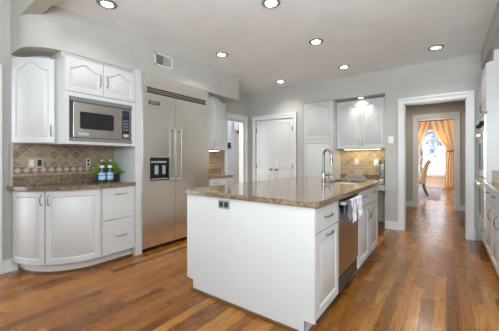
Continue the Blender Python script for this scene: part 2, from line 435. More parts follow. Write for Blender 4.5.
m1.box(-.575, -.56, YB, YB + .13, 0, 2.115).box(.235, .25, YB, YB + .13, 0, 2.115).box(-.575, .25, YB, YB + .13, 2.1, 2.115)
m1.box(-.668, -.57, YB - .04, YB, 0, .15).box(.245, .345, YB - .04, YB, 0, .15)
struct(m1.build('trim_1', M['trim']), 'white casing around the hall doorway')
m1 = casing('', '', fb, (-3.59, -2.63, 2.085, .085), 0)
struct(m1.build('trim_2', M['trim']), 'white casing around the pantry doors')
fl = plane((WL, 0, 0), (0, 1, 0), (1, 0, 0))
m1 = casing('', '', fl, (4.37, 4.97, 2.06, .10), 0)
m1.box(WL - .13, WL, 4.955, 4.9695, 0, 2.045).box(WL - .13, WL, 4.3705, 4.385, 0, 2.045).box(WL - .13, WL, 4.37, 4.97, 2.045, 2.06)
struct(m1.build('trim_3', M['trim']), 'white casing of the opening beside the pantry')
m1 = casing('', '', fl, (-.3, .665, 2.06, .105), 0)
struct(m1.build('trim_4', M['trim']), 'white casing at the left edge of the room')
fh = plane((0, 7.95, 0), (1, 0, 0), (0, -1, 0))
m1 = casing('', '', fh, (-.59, .16, 2.19, .095), 0)
m1.box(-.59, -.578, 7.95, 8.12, 0, 2.19).box(.148, .16, 7.95, 8.12, 0, 2.19).box(-.59, .16, 7.95, 8.12, 2.178, 2.19)
m1.box(-.69, -.585, 7.91, 7.95, 0, .18).box(.155, .26, 7.91, 7.95, 0, .18)
struct(m1.build('trim_5', M['trim']), 'white casing of the dining room doorway')
def baseboard(name, P, u0, u1, h=.13):
    mb = MB().prism_map([(u0, 0), (u1, 0), (u1, h - .03), (u0, h - .03)], 0, .016, P).prism_map([(u0, h - .03), (u1, h - .03), (u1, h), (u0, h)], 0, .010, P)
    mb.prism_map([(u0, 0), (u1, 0), (u1, .018), (u0, .018)], .016, .03, P)
    return struct(mb.build(name, M['trim']))
baseboard('baseboard_left', fl, .77, .9)
baseboard('baseboard_back', fb, -.864, -.66)
baseboard('baseboard_hall', fh, -2.2, -.69)
baseboard('baseboard_hall', fh, .26, 1.2)
baseboard('baseboard_dining', plane((0, 13.8, 0), (1, 0, 0), (0, -1, 0)), -4, .42, .14)
struct(Bx(-4, .42, 13.72, 13.8, 2.8, 2.9).build('trim_6', M['trim']))

# ------------------------------------------------------------------ pantry doors
def pantry_door(nm, u0, u1, hinge_u, knob_u):
    P = plane((0, YB + .03, 0), (1, 0, 0), (0, -1, 0))
    mb = MB(); mb.door(P, u0, u1, .01, 2.08, .03, raised=False)
    for v0, v1 in ((.12, .86), (1.0, 1.22), (1.30, 2.0)):
        a, b = u0 + .085, u1 - .085
        # recessed field drawn as a moulded raised frame
        for (p, q, r, s_) in ((a, b, v0, v0 + .016), (a, b, v1 - .016, v1), (a, a + .016, v0, v1), (b - .016, b, v0, v1)):
            mb.prism_map([(p, r), (q, r), (q, s_), (p, s_)], .03, .04, P)
        mb.prism_map([(a + .05, v0 + .05), (b - .05, v0 + .05), (b - .05, v1 - .05), (a + .05, v1 - .05)], .03, .036, P)
    d = struct(mb.build(nm, M['trim'], origin=((u0 + u1) / 2, YB, 0)), 'white panelled pantry door, %s of the pair' % ('left' if hinge_u < knob_u else 'right'))
    for z in (1.04, 1.85, .25):
        h = MB().box(hinge_u - .012, hinge_u + .012, YB - .022, YB + .0, z - .045, z + .045).tube([(hinge_u, YB - .02, z - .055), (hinge_u, YB - .02, z + .055)], .008, 8)
        h.build('hinge', M['chrome'], d)
    MB().lathe([(.012, 0), (.026, -.002), (.026, -.006), (.010, -.01), (.010, -.03), (.024, -.038), (.028, -.05), (.022, -.064), (.004, -.068)], (knob_u, YB - .0, .963), 18, 'Y').build('knob', M['brass'], d, True)
    return d
pantry_door('door_1', -3.585, -3.108, -3.575, -3.165)
pantry_door('door_2', -3.102, -2.635, -2.645, -3.03)

# ------------------------------------------------------------------ dining window, curtains
wn = MB().box(-.98, -.93, 13.74, 13.82, .52, 2.45).box(-.05, 0, 13.74, 13.82, .52, 2.45).box(-.98, 0, 13.74, 13.82, 2.40, 2.45).box(-.98, 0, 13.74, 13.82, .52, .585).box(-.98, 0, 13.76, 13.83, 1.22, 1.29).box(-1.03, .05, 13.70, 13.8, .47, .52)
for x in (-.63, -.34): wn.box(x - .014, x + .014, 13.77, 13.81, .55, 2.42)
for z in (.90, 1.68, 2.06): wn.box(-.95, -.03, 13.77, 13.81, z - .013, z + .013)
w1 = struct(wn.build('window_1', M['trim'], origin=(-.49, 13.8, .52)), 'white dining room sash window between gold curtains')
Bx(-.95, -.03, 13.785, 13.791, .58, 2.42).build('pane', M['pane'], w1)
def curtain(label, rows, ph):
    """rows: (z, left x, right x) from the rod down"""
    def at(t):
        k = t * (len(rows) - 1); i = min(int(k), len(rows) - 2); f = k - i; f = f * f * (3 - 2 * f)
        return [rows[i][c] * (1 - f) + rows[i + 1][c] * f for c in range(3)]
    def fn(u, v):
        z, l, r = at(v); w = r - l
        return (l + w * u, 13.60 + .035 * math.sin(u * 9 * math.pi + ph + .6 * math.sin(v * 5)) - .02 * math.sin(u * math.pi), z)
    mb = MB().grid(fn, 64, 30)
    t = thing('curtain', label, 'curtain', ((rows[-1][1] + rows[-1][2]) / 2, 13.6, 0))
    mb.build('drape', M['curtain'], t, True, solid=.012)
    return t
c1 = curtain('gold drape tied back at the right side of the dining window', [(2.77, -.58, .38), (2.3, -.42, .38), (1.9, -.2, .37), (1.54, .06, .32), (1.2, .0, .33), (.6, -.04, .34), (.02, -.06, .35)], .4)
MB().tube([(.04, 13.57, 1.52), (.12, 13.52, 1.50), (.22, 13.51, 1.52), (.31, 13.54, 1.58), (.37, 13.66, 1.62)], .025, 10).build('tieback', M['shoe'], c1, True)
c2 = curtain('gold drape swept to the left side of the dining window', [(2.77, -1.5, -.56), (2.3, -1.5, -.70), (1.9, -1.5, -.84), (1.5, -1.5, -.98), (1.0, -1.5, -1.14), (.5, -1.5, -1.16), (.02, -1.5, -1.16)], 1.0)
MB().tube([(-1.52, 13.57, .98), (-1.3, 13.5, .96), (-1.12, 13.56, 1.02)], .025, 10).build('tieback', M['shoe'], c2, True)
rod = MB().tube([(-1.6, 13.62, 2.79), (.41, 13.62, 2.79)], .016, 10)
for x in (-1.55, .36): rod.box(x - .012, x + .012, 13.6, 13.8, 2.775, 2.80)
tag(rod.build('curtain_rod', M['shoe'], smooth=True, origin=(-.5, 13.62, 2.79)), 'dark curtain rod carrying both gold drapes', 'curtain rod')
def blob(c, r, seed, n=260, s=.5):
    rnd = random.Random(seed); mb = MB()
    for i in range(n):
        a, b = rnd.uniform(0, 6.28), rnd.uniform(-1, 1); q = (1 - b * b) ** .5; k = rnd.uniform(.6, 1)
        p = Vector((c[0] + r[0] * q * math.cos(a) * k, c[1] + r[1] * q * math.sin(a) * k, c[2] + r[2] * b * k))
        d1 = Vector((rnd.uniform(-1, 1), rnd.uniform(-1, 1), rnd.uniform(-1, 1))).normalized() * s; d2 = Vector((rnd.uniform(-1, 1), rnd.uniform(-1, 1), rnd.uniform(-1, 1))).normalized() * s * .5
        mb.add([p - d1, p + d2, p + d1, p - d2], [(0, 1, 2, 3)])
    return mb
for i, (x, y, h, lb) in enumerate(((-1.6, 24, 3.2, 'hazy garden tree showing in the upper panes, left side'), (.1, 30, 3.4, 'hazy lower garden shrub behind the right panes'))):
    t = thing('garden_tree', lb, 'tree', (x, y, 0))
    MB().tube([(x, y, 0), (x + .1, y, h * .5), (x, y, h)], [.15, .12, .05]).build('trunk', M['wood'], t, True)
    blob((x, y, h * .75), (1.5, 1.2, h * .45), i, 160, .3).build('foliage', M['leaf2'], t)
# dining furniture
tag(Bx(-3.0, -.16, 9.55, 13.2, 0, .012).build('area_rug', M['rug'], origin=(-1.6, 11.4, 0)), 'blue grey patterned rug on the dining room floor', 'rug')
ch = thing('dining_chair', 'cream upholstered dining chair with curved back beyond the doorway', 'chair', (-.72, 10.35, .013))
def back(u, v):
    z = .42 + v * .72; x = -.60 + .14 * v ** 2.2 + (0 if v < .92 else .05 * (v - .92) / .08)
    return (x, 10.12 + .46 * u, z - .02 * (2 * u - 1) ** 2 * v)
MB().grid(back, 8, 20).build('backrest', M['chairfab'], ch, True, solid=.12)
Bx(-1.05, -.58, 10.13, 10.57, .40, .50).build('seat', M['chairfab'], ch, bevel=.03)
for x, y, dx in ((-.60, 10.14, .12), (-.60, 10.56, .12), (-1.02, 10.14, -.02), (-1.02, 10.56, -.02)):
    MB().tube([(x, y, .42), (x + dx * .3, y, .22), (x + dx, y, .022)], [.03, .026, .018], 8).build('leg', M['wood'], ch, True)
tb = thing('dining_table', 'dark dining table mostly hidden behind the door casing', 'table', (-1.75, 10.9, .012))
Bx(-2.4, -1.0, 9.9, 12.3, .72, .76).build('tabletop', M['wood'], tb, bevel=.01)
for x in (-2.3, -1.12):
    for y in (10.0, 12.2): MB().tube([(x, y, .72), (x, y, .4), (x, y, .014)], [.04, .03, .02], 8).build('leg', M['wood'], tb, True)

# ------------------------------------------------------------------ left run: lower cabinets
KX, KA, KB = -3.768, .65, .61      # body ellipse: centre x, half axes
YC = 1.475
t = thing('base_cabinet', 'white curved base cabinet with two bowed doors at the left wall', 'cabinet', (-3.45, 1.2, 0))
MB().prism([(KX, YC), (KX + KA, YC)] + arc(KX, YC, KA, KB, 0, -90), .1, .874).build('body', M['cab'], t, True)
MB().prism([(KX, YC), (KX + .59, YC)] + arc(KX, YC, .59, .555, 0, -90), 0, .1).build('toe_kick', M['kick'], t, True)
MB().prism([(KX, YC), (KX + .605, YC)] + arc(KX, YC, .605, .57, 0, -90), 0, .018).build('shoe_moulding', M['shoe'], t, True)
P, L = ell(KX, YC, KA, KB, -1, -88)
split = .0
import bisect
Ls = ell(KX, YC, KA, KB, -1, -47.5)[1]
d = MB().door(P, .008, Ls - .004, .11, .862, K=17).build('door', M['cab'], t, True)
pull(P, Ls - .035, .775, .10, True, d)
d = MB().door(P, Ls + .004, L - .01, .11, .862, K=17).build('door', M['cab'], t, True)
pull(P, Ls + .035, .775, .10, True, d)

t = thing('drawer_cabinet', 'white two-drawer base cabinet beside the refrigerator panel', 'cabinet', (-3.4, 1.68, 0))
Bx(KX, -3.12, YC + .002, 1.873, .1, .874).build('body', M['cab'], t)
Bx(KX, -3.18, YC + .002, 1.873, 0, .1).build('toe_kick', M['kick'], t)
Bx(-3.18, -3.165, YC + .002, 1.873, 0, .018).build('shoe_moulding', M['shoe'], t)
PF = plane((-3.12, 0, 0), (0, 1, 0), (1, 0, 0))
for z0, z1, zh in ((.505, .862, .79), (.11, .495, .305)):
    d = MB().door(PF, 1.482, 1.868, z0, z1, raised=False).build('drawer', M['cab'], t, True)
    pull(PF, 1.695, zh, .125, False, d)
# countertop
t = thing('countertop', 'brown speckled granite countertop with rounded end below the microwave', 'countertop', (-3.4, 1.4, .875))
MB().prism([(KX, 1.872), (-3.085, 1.872), (-3.085, YC)] + arc(KX, YC, .685, .668, 0, -90), .875, .915).build('slab', M['granite'], t, True, bevel=.006)
Bx(-3.62, -3.60, .822, 1.872, .916, 1.012).build('upstand', M['granite'], t, bevel=.003)
tag(Bx(-3.62, -3.61, .826, 1.872, 1.013, 1.358).build('tile_backsplash', M['tile_l'], origin=(-3.615, 1.38, 1.013)), 'brown diagonal stone tile backsplash below the microwave', 'backsplash')
# switch plates on that splash
PS = plane((-3.61, 0, 0), (0, 1, 0), (1, 0, 0))
t = thing('switch_plate', 'wide brushed metal switch plate on the brown tile', 'switch', (-3.61, 1.01, 1.155))
MB().prism_map([(.945, 1.098), (1.085, 1.098), (1.085, 1.21), (.945, 1.21)], 0, .006, PS).build('plate', M['pewter'], t, bevel=.002)
for u in (.98, 1.05): MB().prism_map([(u - .018, 1.12), (u + .018, 1.12), (u + .018, 1.188), (u - .018, 1.188)], .006, .011, PS).build('rocker', M['ivory'] if u < 1 else M['dark'], t)
t = thing('wall_outlet', 'narrow ivory outlet on brown tile left of the green plant', 'outlet', (-3.61, 1.555, 1.15))
MB().prism_map([(1.525, 1.10), (1.575, 1.10), (1.575, 1.205), (1.525, 1.205)], 0, .006, PS).build('plate', M['ivory'], t, bevel=.002)
for v in (1.128, 1.176): MB().prism_map([(1.538, v - .016), (1.562, v - .016), (1.562, v + .016), (1.538, v + .016)], .006, .009, PS).build('socket', M['dark'], t)

# bottles and plant
def lathe_rad(z, rs): return [(r, h) for r, h in rs]
def bottle(x, y, lb):
    t = thing('water_bottle', lb, 'bottle', (x, y, .915), 'green glass bottles on the left counter')
    c = (x, y, .915)
    MB().lathe([(.034, 0.001), (.039, .006), (.039, .135), (.036, .155), (.024, .185), (.016, .21), (.014, .245), (.016, .247), (.016, .254), (.013, .256)], c, 24).build('glass', M['bottle'], t, True)
    MB().lathe([(.0395, .03), (.0403, .031), (.0403, .115), (.0395, .116)], c, 24, closed=False).build('label', M['label'], t, True)
    MB().lathe([(.0285, .175), (.0215, .197), (.0185, .206)], c, 24, closed=False).build('neck_label', M['plastic'], t, True)
    MB().lathe([(.0155, .252), (.0165, .254), (.0165, .270), (.013, .274), (.002, .275)], c, 20).build('cap', M['ring'], t, True)
bottle(-3.375, 1.605, 'green glass bottle with blue label, farther left of the two')
bottle(-3.362, 1.695, 'green glass bottle with blue label in front of the plant, right of its twin')
t = thing('potted_plant', 'bushy green grass plant in low dark planter on granite counter', 'plant', (-3.49, 1.74, .915))
mb = MB().prism([(-3.54, 1.62), (-3.44, 1.62), (-3.44, 1.862), (-3.54, 1.862)], .916, 1.0)
mb.build('planter', M['black'], t, bevel=.006)
mb = MB(); rnd = random.Random(3)
for i in range(520):
    x, y = rnd.uniform(-3.53, -3.45), rnd.uniform(1.635, 1.845)
    a = rnd.uniform(0, 6.283); out = rnd.random() ** .6; l = rnd.uniform(.14, .235)
    p0 = Vector((x, y, .99)); pr = p0; sd = Vector((-math.sin(a), math.cos(a), 0)) * .0045
    if rnd.random() < .5: sd = Vector((0, .0045, .002))
    pts = []
    for k in range(5):
        q = k / 4; h = l * out * q * 1.05
        p = p0 + Vector((math.cos(a) * h, math.sin(a) * h, l * (q * (1.05 - .35 * out) - .55 * out * q * q)))
        p.y = min(p.y, 1.868); p.x = max(p.x, -3.59)
        if 1.54 < p.y < 1.75: p.x = min(p.x, -3.425)
        wd = (1, 1.2, 1.1, .8, .15)[k]; pts += [p - sd * wd, p + sd * wd]
    mb.add(pts, [(2 * k, 2 * k + 1, 2 * k + 3, 2 * k + 2) for k in range(4)])
mb.build('foliage', M['leaf'], t)

# ------------------------------------------------------------------ left run: wall cabinets
t = thing('wall_cabinet', 'white curved corner wall cabinet with arched door left of the microwave', 'cabinet', (-3.55, 1.0, 1.36))
CX, CY, CA, CB = -3.8, 1.3, .51, .495
cutf = lambda f: (CX + CA * math.cos(R(f)), CY + CB * math.sin(R(f)))
MB().prism([(KX, 1.107)] + arc(CX, CY, CA, CB, -22.9, -71) + [(KX, .878)], 1.36, 2.245).build('body', M['cab'], t, True)
MB().prism([(KX, 1.107)] + arc(CX, CY, CA - .15, CB - .15, -30, -75) + [(KX, 1.0)], 2.246, 2.309).build('filler', M['wall'], t, True)
P, L = ell(CX, CY, CA, CB, -23.2, -70.5)
d = MB().door(P, .004, L - .002, 1.366, 2.238, frame=.05, arch=.07, K=21).build('door', M['cab'], t, True)
pull(P, .032, 1.49, .11, True, d)

t = thing('microwave_cabinet', 'white wall cabinet with arched double doors above the microwave', 'cabinet', (-3.36, 1.49, 1.352))
mb = MB().box(-3.615, -3.12, 1.109, 1.129, 1.352, 2.245).box(-3.615, -3.12, 1.852, 1.872, 1.352, 2.245).box(-3.615, -3.12, 1.129, 1.852, 1.352, 1.372).box(-3.615, -3.12, 1.129, 1.852, 1.86, 2.245).box(-3.615, -3.60, 1.129, 1.852, 1.372, 1.86)
mb.box(-3.12, -3.10, 1.109, 1.15, 1.352, 1.885).box(-3.12, -3.10, 1.825, 1.872, 1.352, 1.885).box(-3.12, -3.10, 1.15, 1.825, 1.352, 1.383).box(-3.12, -3.10, 1.15, 1.825, 1.843, 1.885)
mb.build('body', M['cab'], t)
Bx(-3.615, -3.2, 1.115, 1.872, 2.246, 2.309).build('filler', M['wall'], t)
PM = plane((-3.12, 0, 0), (0, 1, 0), (1, 0, 0))
d = MB().door(PM, 1.113, 1.487, 1.892, 2.24, frame=.05, arch=.055, K=17).build('door', M['cab'], t, True); pull(PM, 1.456, 2.06, .12, True, d)
d = MB().door(PM, 1.493, 1.868, 1.892, 2.24, frame=.05, arch=.055, K=17).build('door', M['cab'], t, True); pull(PM, 1.528, 2.06, .12, True, d)

t = thing('microwave', 'stainless built-in microwave with louvred trim strips in the white wall cabinet', 'microwave', (-3.35, 1.49, 1.384))
Bx(-3.55, -3.125, 1.156, 1.82, 1.39, 1.84).build('housing', M['black'], t)
for z0, z1 in ((1.795, 1.842), (1.384, 1.418)):
    tr = MB().box(-3.124, -3.092, 1.151, 1.824, z0, z1)
    k = 3
    o = tr.build('trim_strip', M['trimsteel'], t)
    lv = MB()
    for i in range(3):
        z = z0 + (i + .8) * (z1 - z0) / 3.6; lv.box(-3.0925, -3.089, 1.165, 1.81, z - .003, z + .003)
    lv.build('louvre', M['grey'], o)
o = Bx(-3.124, -3.088, 1.183, 1.80, 1.422, 1.788).build('door', M['steel_mw'], t, bevel=.003)
rr = lambda a, b, c, d, r: [(a + r + (b - a - 2 * r) * ((i // 4) in (0, 3)) + r * math.cos(R(-90 + 90 * (i // 4) + 30 * (i % 4))) * 1, 0) for i in range(0)]
def rrect(u0, u1, v0, v1, r, n=5):
    pts = []
    for (cu, cv, a0) in ((u1 - r, v0 + r, -90), (u1 - r, v1 - r, 0), (u0 + r, v1 - r, 90), (u0 + r, v0 + r, 180)):
        for i in range(n + 1): a = R(a0 + 90 * i / n); pts.append((cu + r * math.cos(a), cv + r * math.sin(a)))
    return pts
P = plane((-3.088, 0, 0), (0, 1, 0), (1, 0, 0))
MB().prism_map(rrect(1.245, 1.60, 1.515, 1.695, .02), 0, .003, P).build('door_window', M['darkglass'], o)
o2 = MB().prism_map(rrect(1.70, 1.785, 1.44, 1.765, .008), 0, .004, P).build('control_panel', M['black'], t)
mb = MB()
for i in range(4):
    for j in range(3): mb.prism_map(rrect(1.712 + j * .022, 1.728 + j * .022, 1.53 + i * .035, 1.553 + i * .035, .003, 2), .004, .006, P)
mb.build('button', mat('grey_keys', (.16, .18, .22), .4), o2)
MB().prism_map(rrect(1.708, 1.778, 1.70, 1.745, .004, 2), .004, .006, P).build('display', mat('display_glass', (.03, .05, .10), .1), o2)
MB().prism_map(rrect(1.712, 1.775, 1.455, 1.49, .004, 2), .004, .010, P).build('open_button', M['ring'], o2)
MB().tube([P(1.57 - .0, 1.77, .0), P(1.57, 1.77, .012), P(1.40, 1.77, .012), P(1.40, 1.77, 0)], .004, 6)

def text(body, size, loc, rot, m, parent, name='lettering', depth=.001, sx=1.0):
    c = bpy.data.curves.new(name, 'FONT'); c.body = body; c.size = size; c.extrude = depth; c.align_x = 'CENTER'; c.align_y = 'CENTER'
    o = bpy.data.objects.new(name, c); COL.objects.link(o)
    dg = bpy.context.evaluated_depsgraph_get(); dg.update()
    me = bpy.data.meshes.new_from_object(o.evaluated_get(dg)); bpy.data.objects.remove(o)
    from mathutils import Matrix, Euler
    base = Vector(parent['_o'])
    me.transform(Matrix.Translation(Vector(loc) - base) @ Euler(rot).to_matrix().to_4x4() @ Matrix.Diagonal((sx, 1, 1, 1)))
    me.materials.clear(); me.materials.append(m)
    o = bpy.data.objects.new(name, me); COL.objects.link(o); o.parent = parent; o['_o'] = tuple(base); return o
RX = (R(90), 0, R(90))    # lettering facing +X
b_ = MB().prism_map(rrect(1.235, 1.33, 1.447, 1.472, .003, 2), 0, .003, P).build('badge', M['ring'], o)
text('VIKING', .02, (-3.0845, 1.2825, 1.4595), RX, M['black'], b_, sx=1.1)

tag(Bx(KX, -3.1, 1.876, 1.955, 0, 2.309).build('end_panel', M['cab'], bevel=.003, origin=(-3.4, 1.915, 0)), 'tall white end panel left of the refrigerator', 'panel')

# ------------------------------------------------------------------ refrigerator
t = thing('refrigerator', 'large stainless side-by-side built-in refrigerator with water dispenser', 'refrigerator', (-3.4, 2.56, 0))
Bx(KX + .01, -3.155, 1.96, 3.16, .1, 2.30).build('carcass', M['steel'], t)
Bx(KX + .01, -3.17, 1.97, 3.15, 0, .1).build('toe_grille', M['dark'], t)
FX = -3.10
PFr = plane((-3.15, 0, 0), (0, 1, 0), (1, 0, 0))
dl = MB().box(-3.152, FX, 1.98, 2.079, .055, 2.052).box(-3.152, FX, 2.379, 2.483, .055, 2.052).box(-3.152, FX, 2.079, 2.379, .055, .912).box(-3.152, FX, 2.079, 2.379, 1.216, 2.052).build('door', M['steel'], t)
dr = Bx(-3.152, FX, 2.489, 3.152, .055, 2.052).build('door', M['steel'], t)
Bx(-3.152, FX - .015, 1.96, 1.977, .0, 2.30).build('side_trim', M['ring'], t)
for y, dd in ((2.437, dl), (2.553, dr)):
    mb = MB().tube([(FX + .055, y, .885), (FX + .055, y, 1.62)], .0085, 12)
    for z in (.915, 1.59): mb.tube([(FX, y, z), (FX + .055, y, z)], .009, 8)
    mb.build('handle', M['nickel'], dd, True)
g = Bx(-3.152, FX - .004, 1.98, 3.152, 2.128, 2.303).build('grille', M['steel'], t, bevel=.004)
mb = MB().box(-3.152, FX - .03, 1.98, 3.152, 2.056, 2.128)
gl = mb.build('grille_recess', M['dark'], t)
mb = MB()
for z in (2.062, 2.086, 2.110): mb.box(-3.118, FX - .010, 2.04, 3.09, z + .016, z + .022)
mb.build('louvre', M['steel'], gl)
for y0, y1 in ((1.98, 2.04), (3.09, 3.152)): Bx(-3.13, FX - .002, y0, y1, 2.056, 2.128).build('end_cap', M['steel'], t, bevel=.004)
# dispenser
ds = MB().box(-3.151, -3.147, 2.079, 2.379, .912, 1.216).build('dispenser', M['black'], dl)
mb = MB().box(FX - .012, FX - .002, 2.079, 2.379, 1.175, 1.216).box(-3.15, FX - .002, 2.079, 2.089, .912, 1.216).box(-3.15, FX - .002, 2.369, 2.379, .912, 1.216).box(-3.15, FX + .002, 2.079, 2.379, .912, .926)
mb.build('dispenser_surround', M['black'], dl)
mb = MB()
for i in range(6): mb.box(FX - .014, FX - .009, 2.105 + i * .041, 2.133 + i * .041, 1.145, 1.17)
mb.build('dispenser_buttons', M['ring'], dl)
_pd = mat('grey_paddle', (.35, .36, .37), .3)
for ya, yb in ((2.17, 2.22), (2.29, 2.335)): Bx(-3.14, -3.118, ya, yb, .99, 1.11).build('paddle', _pd, dl, bevel=.006)
Bx(-3.145, -3.104, 2.10, 2.36, .927, .935).build('drip_tray', M['ring'], dl)
bd = MB().prism_map(rrect(2.06, 2.225, 1.908, 1.955, .004, 2), .05, .053, PFr).build('badge', M['black'], dl)
text('VIKING', .042, (-3.0965, 2.1425, 1.931), RX, M['ring'], bd, sx=1.05)

# air vent on the soffit face
t = thing('air_vent', 'white and grey louvred air vent on the soffit above the refrigerator', 'vent', (-3.19, 2.32, 2.62))
v0y, v1y, vz0, vz1 = 2.21, 2.50, 2.475, 2.645
mb = MB().box(-3.19, -3.180, v0y, v1y, vz0, vz0 + .02).box(-3.19, -3.180, v0y, v1y, vz1 - .02, vz1).box(-3.19, -3.180, v0y, v0y + .018, vz0, vz1).box(-3.19, -3.180, v1y - .018, v1y, vz0, vz1).box(-3.19, -3.180, (v0y + v1y) / 2 - .006, (v0y + v1y) / 2 + .006, vz0, vz1)
mb.build('frame', M['trim'], t)
Bx(-3.1895, -3.188, v0y + .01, v1y - .01, vz0 + .01, vz1 - .01).build('backing', M['dark'], t)
mb = MB(); mb2 = MB()
for i in range(9):
    y = v0y + .024 + i * .0135
    mb.add([(-3.188, y, vz0 + .02), (-3.182, y + .005, vz0 + .02), (-3.182, y + .005, vz1 - .02), (-3.188, y, vz1 - .02)], [(0, 1, 2, 3)])
    y += (v1y - v0y) / 2 - .006
    mb2.add([(-3.182, y, vz0 + .02), (-3.186, y + .0128, vz0 + .02), (-3.186, y + .0128, vz1 - .02), (-3.182, y, vz1 - .02)], [(0, 1, 2, 3)])
mb.build('louvre', mat('shaded_louvre', (.20, .20, .20), .5), t); mb2.build('louvre', M['trim'], t)

# ------------------------------------------------------------------ small run past the refrigerator
YC2 = 3.45
t = thing('small_base_cabinet', 'small white base cabinet with curved end just past the refrigerator', 'cabinet', (-3.4, 3.6, 0))
MB().prism([(KX, 3.17), (-3.12, 3.17)] + arc(KX, YC2, .65, .74, 0, 90), .1, .874).build('body', M['cab'], t, True)
MB().prism([(KX, 3.17), (-3.18, 3.17)] + arc(KX, YC2, .59, .68, 0, 90), 0, .1).build('toe_kick', M['kick'], t, True)
d = MB().door(PF, 3.175, 3.43, .70, .862, raised=False).build('drawer', M['cab'], t, True); pull(PF, 3.30, .80, .11, False, d)
P, L = ell(KX, YC2, .65, .74, 0, 88)
d = MB().door(P, .0, .50, .70, .862, raised=False, K=17).build('drawer', M['cab'], t, True); pull(P, .22, .80, .09, False, d)
d = MB().door(PF, 3.175, 3.43, .11, .69).build('door', M['cab'], t, True)
d = MB().door(P, .0, .50, .11, .69, K=17).build('door', M['cab'], t, True)
t = thing('small_countertop', 'small brown granite countertop with rounded end past the refrigerator', 'countertop', (-3.4, 3.6, .875))
MB().prism([(KX, 3.17), (-3.085, 3.17)] + arc(KX, YC2, .685, .77, 0, 90), .875, .915).build('slab', M['granite'], t, True)
Bx(KX, KX + .02, 3.17, 4.2, .916, 1.012).build('upstand', M['granite'], t)
tag(Bx(KX, KX + .012, 3.17, 4.22, 1.013, 1.36).build('small_backsplash', M['tile_l'], origin=(KX, 3.7, 1.013)), 'warm lit stone tile backsplash past the refrigerator', 'backsplash')
t = thing('wall_cabinet', 'white wall cabinet with rounded end just past the refrigerator', 'cabinet', (-3.5, 3.6, 1.36))
MB().prism([(KX, 3.17), (-3.32, 3.17)] + arc(KX, YC2, .45, .70, 0, 90), 1.36, 2.245).build('body', M['cab'], t, True)
MB().prism([(KX, 3.17), (-3.36, 3.17)] + arc(KX, YC2, .41, .6, 0, 90), 2.246, 2.309).build('filler', M['cab'], t, True)
PU = plane((-3.32, 0, 0), (0, 1, 0), (1, 0, 0))
MB().door(PU, 3.175, 3.44, 1.366, 2.238, arch=.06).build('door', M['cab'], t, True)
P, L = ell(KX, YC2, .45, .70, 0, 88)
d = MB().door(P, .0, .45, 1.366, 2.238, K=17).build('door', M['cab'], t, True); pull(P, .03, 1.46, .11, True, d)
t = thing('under_cabinet_light', 'slim warm strip light below the wall cabinet past the refrigerator', 'light', (-3.5, 3.4, 1.345))
Bx(-3.6, -3.40, 3.2, 3.75, 1.345, 1.359).build('housing', M['plastic'], t); Bx(-3.59, -3.41, 3.21, 3.74, 1.343, 1.3449).build('lens', M['warmlamp'], t)
area('under_cabinet_glow', (-3.5, 3.5, 1.335), (0, 0, 0), .15, .5, 3, (1, .80, .50))
# side hall bits
t = thing('wall_phone', 'small dark wall phone in the side hall past the refrigerator', 'phone', (-5, 5.89, 1.58))
Bx(-5, -4.97, 5.83, 5.95, 1.50, 1.66).build('cradle', M['black'], t, bevel=.005); Bx(-4.97, -4.94, 5.845, 5.885, 1.51, 1.65).build('handset', M['dark'], t, bevel=.01)
Bx(-4.969, -4.966, 5.90, 5.94, 1.59, 1.64).build('display', mat('phone_display', (.15, .3, .7), .2), t)
t = thing('wall_sconce', 'white wall sconce seen through the opening beside the pantry', 'sconce', (-4.865, 6.16, 2.1))
MB().lathe([(.03, -.03), (.05, .0), (.068, .26), (.064, .26), (.045, .01)], (-4.865, 6.06, 2.05), 18, closed=False).build('shade', mat('frosted_shade', (.85, .85, .85), .5), t, True)
MB().tube([(-4.865, 6.16, 1.97), (-4.865, 6.08, 1.95), (-4.865, 6.06, 2.02)], .012).build('arm', M['chrome'], t, True)
MB().lathe([(.05, 0), (.05, -.015)], (-4.865, 6.16, 1.97), 16, 'Y').build('rosette', M['chrome'], t)

# ------------------------------------------------------------------ tall cabinet and alcove
PB = plane((0, YB + .02, 0), (1, 0, 0), (0, -1, 0))
t = thing('tall_cabinet', 'tall white pantry cabinet with two stacked doors beside the lit alcove', 'cabinet', (-2.09, 5.45, 0))
Bx(-2.404, -1.78, YB + .02, 5.688, 0, 2.343).build('body', M['cab'], t)
d = MB().door(PB, -2.398, -1.785, 1.595, 2.335, arch=.07, K=21).build('door', M['cab'], t, True); pull(PB, -1.835, 1.68, .11, True, d)
d = MB().door(PB, -2.398, -1.785, .11, 1.575, K=21).build('door', M['cab'], t, True); pull(PB, -1.835, 1.48, .11, True, d)
t = thing('wall_cabinet', 'white wall cabinet with two arched doors in the lit alcove', 'cabinet', (-1.33, 5.55, 1.395))
Bx(-1.778, -.866, 5.42, 5.688, 1.395, 2.33).build('body', M['cab'], t)
PU = plane((0, 5.42, 0), (1, 0, 0), (0, -1, 0))
d = MB().door(PU, -1.772, -1.325, 1.40, 2.31, arch=.07, K=21).build('door', M['cab'], t, True); pull(PU, -1.36, 1.52, .12, True, d)
d = MB().door(PU, -1.317, -.870, 1.40, 2.31, arch=.07, K=21).build('door', M['cab'], t, True); pull(PU, -1.282, 1.52, .12, True, d)
tag(Bx(-1.778, -.866, 5.678, 5.689, .86, 1.394).build('alcove_backsplash', M['tile_b'], origin=(-1.3, 5.68, .86)), 'gold lit stone tile backsplash over the desk', 'backsplash')
t = thing('under_cabinet_light', 'slim warm strip light below the alcove wall cabinet', 'light', (-1.33, 5.5, 1.38))
Bx(-1.65, -.98, 5.45, 5.52, 1.379, 1.3945).build('housing', M['plastic'], t); Bx(-1.64, -.99, 5.455, 5.515, 1.376, 1.3789).build('lens', M['warmlamp'], t)
area('alcove_glow', (-1.33, 5.54, 1.37), (0, 0, 0), .7, .1, 1.7, (1, .78, .42))
